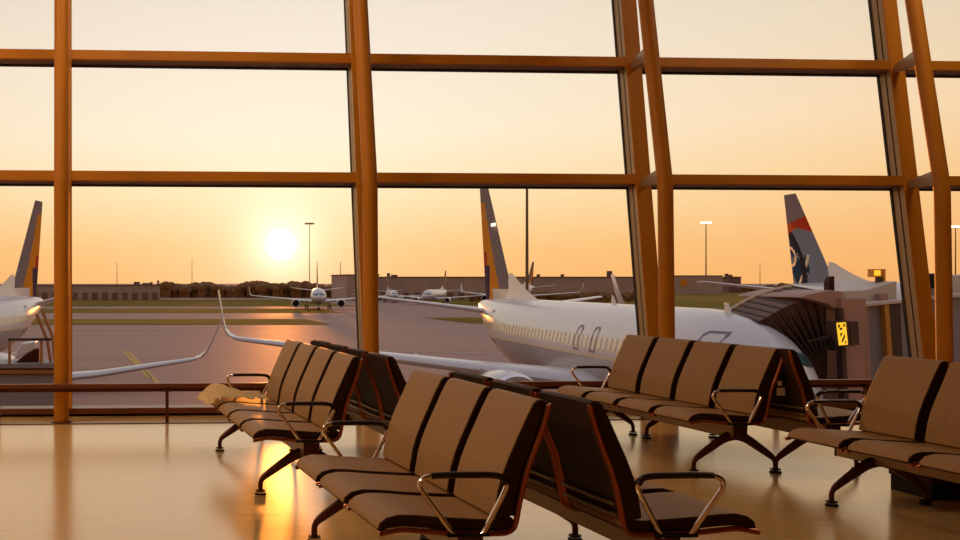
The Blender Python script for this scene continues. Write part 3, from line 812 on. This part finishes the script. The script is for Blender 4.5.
vslab('engine_cover', [(14, 360), (17, 350), (21, 344), (35, 341.5), (35, 349), (28, 353)], ZV + .5, ZV + 1.5, 'ac_white', .05)
vslab('cargo', [(16, 362), (30, 351), (39, 349), (39, 363.5), (16, 363.5)], ZV + .55, ZV + 1.4, 'box_red', .03)
for (a, b) in (((36.5, 314), (47, 340)), ((43, 312), (53, 338)), ((47, 338), (51, 364)), ((53, 337), (55, 364))):
    bm = bmesh.new(); add_tube(bm, [at_depth(*a, ZV + .6), at_depth(*b, ZV + .6)], .05, 8)
    for v in bm.verts: v.co -= sv.location
    finish(bm, 'stair_rail', 'steel_orange', sv, smooth=True)
for x in (2, 46):
    for dz in (.1, 1.9):
        bm = bmesh.new(); pp = at_depth(x, 0, ZV + dz); add_cyl(bm, (pp.x, pp.y, APRON + .48), .48, .3, 20, axis='Y')
        for v in bm.verts: v.co -= sv.location
        finish(bm, 'wheel', 'rubber', sv, smooth=True, angle=40)
bm = bmesh.new(); pp = at_depth(22, 0, ZV + 1); add_box(bm, (pp.x, pp.y, APRON + .95), (2.2, 1.6, .7))
for v in bm.verts: v.co -= sv.location
finish(bm, 'undercarriage', 'bridge_dark', sv)

# ------------------------------------------------------------------ distant buildings, trees and masts
def building(label, px0, px1, ytop, zc, depth, m='building', extras=(), bays=0):
    x0, x1 = (px0 - PX) / F * zc, (px1 - PX) / F * zc
    top = EYE - (ytop - PY) / F * zc
    o = W((x0 + x1) / 2, zc, APRON)
    b = empty('terminal_building', o, -PSI, label, 'building')
    bm = bmesh.new(); add_box(bm, (0, depth / 2, (top - APRON) / 2), (x1 - x0, depth, top - APRON)); finish(bm, 'wall', m, b)
    bm = bmesh.new(); add_box(bm, (0, depth / 2, top - APRON + .12), (x1 - x0 + .8, depth + .8, .25)); finish(bm, 'roof', 'building_dark', b)
    for i in range(bays):
        bm = bmesh.new(); xx = -(x1 - x0) / 2 + (i + .5) * (x1 - x0) / bays
        add_box(bm, (xx, -.1, 1.3), ((x1 - x0) / bays * .55, .3, 2.6)); finish(bm, 'loading_door', 'building_dark', b)
    for (ex, ew, eh) in extras:
        bm = bmesh.new(); add_box(bm, ((ex - (px0 + px1) / 2) / F * zc, depth * .4, top - APRON + eh / 2), (ew, ew, eh)); finish(bm, 'roof_unit', 'building_dark', b)
    return b, (x0 + x1) / 2, top
building('long low grey building at the left with dark loading doors', -60, 160, 285.5, 388, 30, extras=((137, 2.2, 1.3), (147, 3, .9), (159, .8, 1.8), (152, 1, 1.2)), bays=22)
building('narrow end block of the long building beside the second column', 347, 379, 275, 388, 30)
building('long grey building behind the white airliner tail', 379, 664, 277.3, 392, 40, extras=((384, 1, 2.2), (399, 1, 1.6), (405, 2, 1), (555, 1, 1.2), (580, 1, 1.2), (629, 1.5, 2.4)), bays=26)
b, bxc, btop = building('grey block with an orange panel, left of the lit light mast', 672, 722.5, 275.8, 560, 40)
bm = bmesh.new(); add_box(bm, ((683.5 - 697.2) / F * 560, -.2, 6.0), (3.0, .3, 3.2)); finish(bm, 'orange_panel', 'ac_orange', b)
building('small dark tower block right of the lit light mast', 729, 741, 277, 640, 12, 'building_dark', extras=((731, 1.5, 2), (735, 1.5, 1.4)))

def treeline(label, px0, px1, zc, h, m='trees', n=120, name='treeline'):
    bm = bmesh.new()
    for i in range(n):
        px = px0 + (px1 - px0) * (i + random.random()) / n
        zz = zc + random.uniform(-12, 25); hh = h * random.uniform(.75, 1.12) * (1 + .12 * math.sin(px * .13) + .08 * math.sin(px * .05))
        r = hh * random.uniform(.26, .38)
        c = W((px - PX) / F * zz, zz, APRON + hh - r)
        res = bmesh.ops.create_icosphere(bm, subdivisions=2, radius=1.0)
        for v in res['verts']:
            nn = 1 + .28 * noise.noise(v.co * 2.1 + Vector((i, 0, 0)))
            v.co = Vector((v.co.x * r * nn * 1.15, v.co.y * r * nn, v.co.z * r * nn)) + c
        add_box(bm, (c.x, c.y, APRON + (hh - r) / 2), (hh * .5, hh * .3, hh - r))
    o = finish(bm, name, m, smooth=True, angle=60); tag(o, label, 'trees', kind='stuff')
treeline('dark tree line on the horizon below the sun', 163, 344, 455, 5.6, n=300)
treeline('low dark trees and sheds on the horizon left of the blue swirl tail', 742, 800, 640, 4.6, n=40)
treeline('low reddish bushes before the long grey building', 470, 664, 350, 3.0, n=90)

def light_mast(px, ytop, zc, r, label, lit=False, head=True):
    top = EYE - (ytop - PY) / F * zc
    b = empty('light_mast', W((px - PX) / F * zc, zc, APRON), -PSI, label, 'light mast', 'light masts on the airfield')
    H = top - APRON
    bm = bmesh.new(); add_cyl(bm, (0, 0, H / 2), r, H, 12, r2=r * .6); finish(bm, 'pole', 'mast', b, smooth=True)
    if head:
        k = zc / F
        bm = bmesh.new(); add_cyl(bm, (0, 0, H), 3.2 * k, .5 * k, 16); finish(bm, 'crown_ring', 'mast', b)
        for a in range(6):
            bm = bmesh.new(); add_box(bm, (3.6 * k * math.cos(a * PI / 3), 3.6 * k * math.sin(a * PI / 3), H - .6 * k), (2.4 * k, 2.4 * k, 1.5 * k))
            finish(bm, 'floodlight', 'lamp_lit' if lit else 'ac_cream', b)
light_mast(527, 180, 86, .15, 'thick dark mast close behind the white airliner tail', head=False)
light_mast(706, 222, 660, .42, 'tall light mast with glowing lamps above the grey blocks', lit=True)
light_mast(309.5, 223, 540, .22, 'tall light mast just right of the sun', head=True)
light_mast(340.5, 262, 600, .25, 'short thin mast left of the second column', head=False)
light_mast(192, 258, 700, .22, 'faint thin mast above the tree line at the left', head=False)
light_mast(117, 262, 700, .22, 'faint thin mast above the long low building', head=False)
light_mast(760, 263, 700, .22, 'faint thin mast left of the blue swirl tail', head=False)
light_mast(955.5, 226, 300, .2, 'light mast with glowing lamps at the right edge', lit=True)

# ------------------------------------------------------------------ sky, sun
SUN = (W(281 - PX, F) + Vector((0, 0, PY - 245))).normalized()
wd = bpy.data.worlds.new('sunset'); S.world = wd; wd.use_nodes = True
nt = wd.node_tree; nt.nodes.clear()
def N(t, **k):
    o = nt.nodes.new(t)
    for a, b in k.items(): setattr(o, a, b)
    return o
def L(a, b): nt.links.new(a, b)
def math_n(op, a, b=None, clamp=False):
    o = N('ShaderNodeMath', operation=op); o.use_clamp = clamp
    for i, x in enumerate((a, b)):
        if x is None: continue
        if isinstance(x, (int, float)): o.inputs[i].default_value = x
        else: L(x, o.inputs[i])
    return o.outputs[0]
tc = N('ShaderNodeTexCoord'); sp = N('ShaderNodeSeparateXYZ'); L(tc.outputs['Generated'], sp.inputs[0])
vn = N('ShaderNodeVectorMath', operation='NORMALIZE'); L(tc.outputs['Generated'], vn.inputs[0])
dt = N('ShaderNodeVectorMath', operation='DOT_PRODUCT'); L(vn.outputs[0], dt.inputs[0]); dt.inputs[1].default_value = SUN
dot = dt.outputs['Value']
ang = math_n('ARCCOSINE', math_n('MINIMUM', dot, 1.0))
def ramp(stops, scale_out=1):
    r = N('ShaderNodeValToRGB'); e = r.color_ramp.elements
    e[0].position = stops[0][0]; e[0].color = (*stops[0][1], 1); e[1].position = stops[-1][0]; e[1].color = (*stops[-1][1], 1)
    for p, c in stops[1:-1]:
        q = e.new(p); q.color = (*c, 1)
    return r
far = ramp([(0, (.96, .43, .145)), (.03, (.98, .47, .16)), (.08, (.99, .56, .225)), (.13, (.98, .65, .35)), (.20, (.83, .66, .45)), (.26, (.70, .57, .43)), (.42, (.62, .55, .52)), (.65, (.50, .48, .56)), (1, (.42, .43, .56))])
near = ramp([(0, (1.0, .52, .18)), (.03, (1.0, .59, .23)), (.08, (1.0, .79, .47)), (.13, (1.0, .87, .67)), (.20, (.95, .84, .71)), (.26, (.91, .81, .70)), (.42, (.72, .65, .60)), (.65, (.56, .53, .60)), (1, (.44, .45, .58))])
el = math_n('MAXIMUM', sp.outputs['Z'], 0.0)
for r in (far, near): L(el, r.inputs['Fac'])
mr = N('ShaderNodeMapRange'); mr.interpolation_type = 'SMOOTHSTEP'
mr.inputs['From Min'].default_value = .80; mr.inputs['From Max'].default_value = .06; mr.inputs['To Min'].default_value = 0; mr.inputs['To Max'].default_value = 1
L(ang, mr.inputs['Value'])
mx = N('ShaderNodeMix', data_type='RGBA'); L(mr.outputs[0], mx.inputs['Factor']); L(far.outputs[0], mx.inputs['A']); L(near.outputs[0], mx.inputs['B'])
# dimmer away from the sun
dm = N('ShaderNodeMapRange'); dm.inputs['From Min'].default_value = -.4; dm.inputs['From Max'].default_value = .75; dm.inputs['To Min'].default_value = .55; dm.inputs['To Max'].default_value = 1.0
L(dot, dm.inputs['Value'])
m2 = N('ShaderNodeMix', data_type='RGBA', blend_type='MULTIPLY'); m2.inputs['Factor'].default_value = 1
L(mx.outputs['Result'], m2.inputs['A']); L(dm.outputs[0], m2.inputs['B'])
# glow and disc of the sun
gl = math_n('EXPONENT', math_n('MULTIPLY', ang, -11.0))
gl = math_n('ADD', gl, math_n('MULTIPLY', math_n('EXPONENT', math_n('MULTIPLY', ang, -55.0)), 5.0))
gc = N('ShaderNodeMix', data_type='RGBA', blend_type='MULTIPLY'); gc.inputs['Factor'].default_value = 1; gc.inputs['A'].default_value = (.20, .22, .20, 1); L(gl, gc.inputs['B'])
ds = N('ShaderNodeMapRange'); ds.interpolation_type = 'SMOOTHSTEP'
ds.inputs['From Min'].default_value = .0150; ds.inputs['From Max'].default_value = .0040; ds.inputs['To Min'].default_value = 0; ds.inputs['To Max'].default_value = 8
L(ang, ds.inputs['Value'])
dc = N('ShaderNodeMix', data_type='RGBA', blend_type='MULTIPLY'); dc.inputs['Factor'].default_value = 1; dc.inputs['A'].default_value = (1, .95, .8, 1); L(ds.outputs[0], dc.inputs['B'])
a1 = N('ShaderNodeMix', data_type='RGBA', blend_type='ADD'); a1.inputs['Factor'].default_value = 1; L(m2.outputs['Result'], a1.inputs['A']); L(gc.outputs['Result'], a1.inputs['B'])
a2 = N('ShaderNodeMix', data_type='RGBA', blend_type='ADD'); a2.inputs['Factor'].default_value = 1; L(a1.outputs['Result'], a2.inputs['A']); L(dc.outputs['Result'], a2.inputs['B'])
bg = N('ShaderNodeBackground'); out = N('ShaderNodeOutputWorld'); L(a2.outputs['Result'], bg.inputs['Color']); bg.inputs['Strength'].default_value = 1.04
L(bg.outputs[0], out.inputs['Surface'])

sl = bpy.data.lights.new('sun', 'SUN'); sl.energy = 1.1; sl.color = (1, .30, .045); sl.angle = math.radians(1.3)
so = bpy.data.objects.new('sun', sl); COL.objects.link(so); so.rotation_euler = (-SUN).to_track_quat('-Z', 'Y').to_euler(); so.location = SUN * 60 + Vector((0, 0, 20))

# ------------------------------------------------------------------ camera and view
cd = bpy.data.cameras.new('camera'); cam = bpy.data.objects.new('camera', cd); COL.objects.link(cam)
cam.location = (0, 0, EYE); cam.rotation_euler = (PI / 2, 0, -PSI)
cd.sensor_width = 36; cd.lens = F / 960 * 36; cd.shift_x = (480 - PX) / 960; cd.shift_y = (PY - 270) / 960
cd.clip_end = 6000; cd.clip_start = .05
S.camera = cam
S.view_settings.view_transform = 'Standard'; S.view_settings.look = 'None'; S.view_settings.gamma = 1; S.view_settings.exposure = 0
S.view_settings.use_curve_mapping = False
S.cycles.use_denoising = True; S.cycles.transparent_max_bounces = 24; S.cycles.max_bounces = 8
S.cycles.sample_clamp_indirect = 6
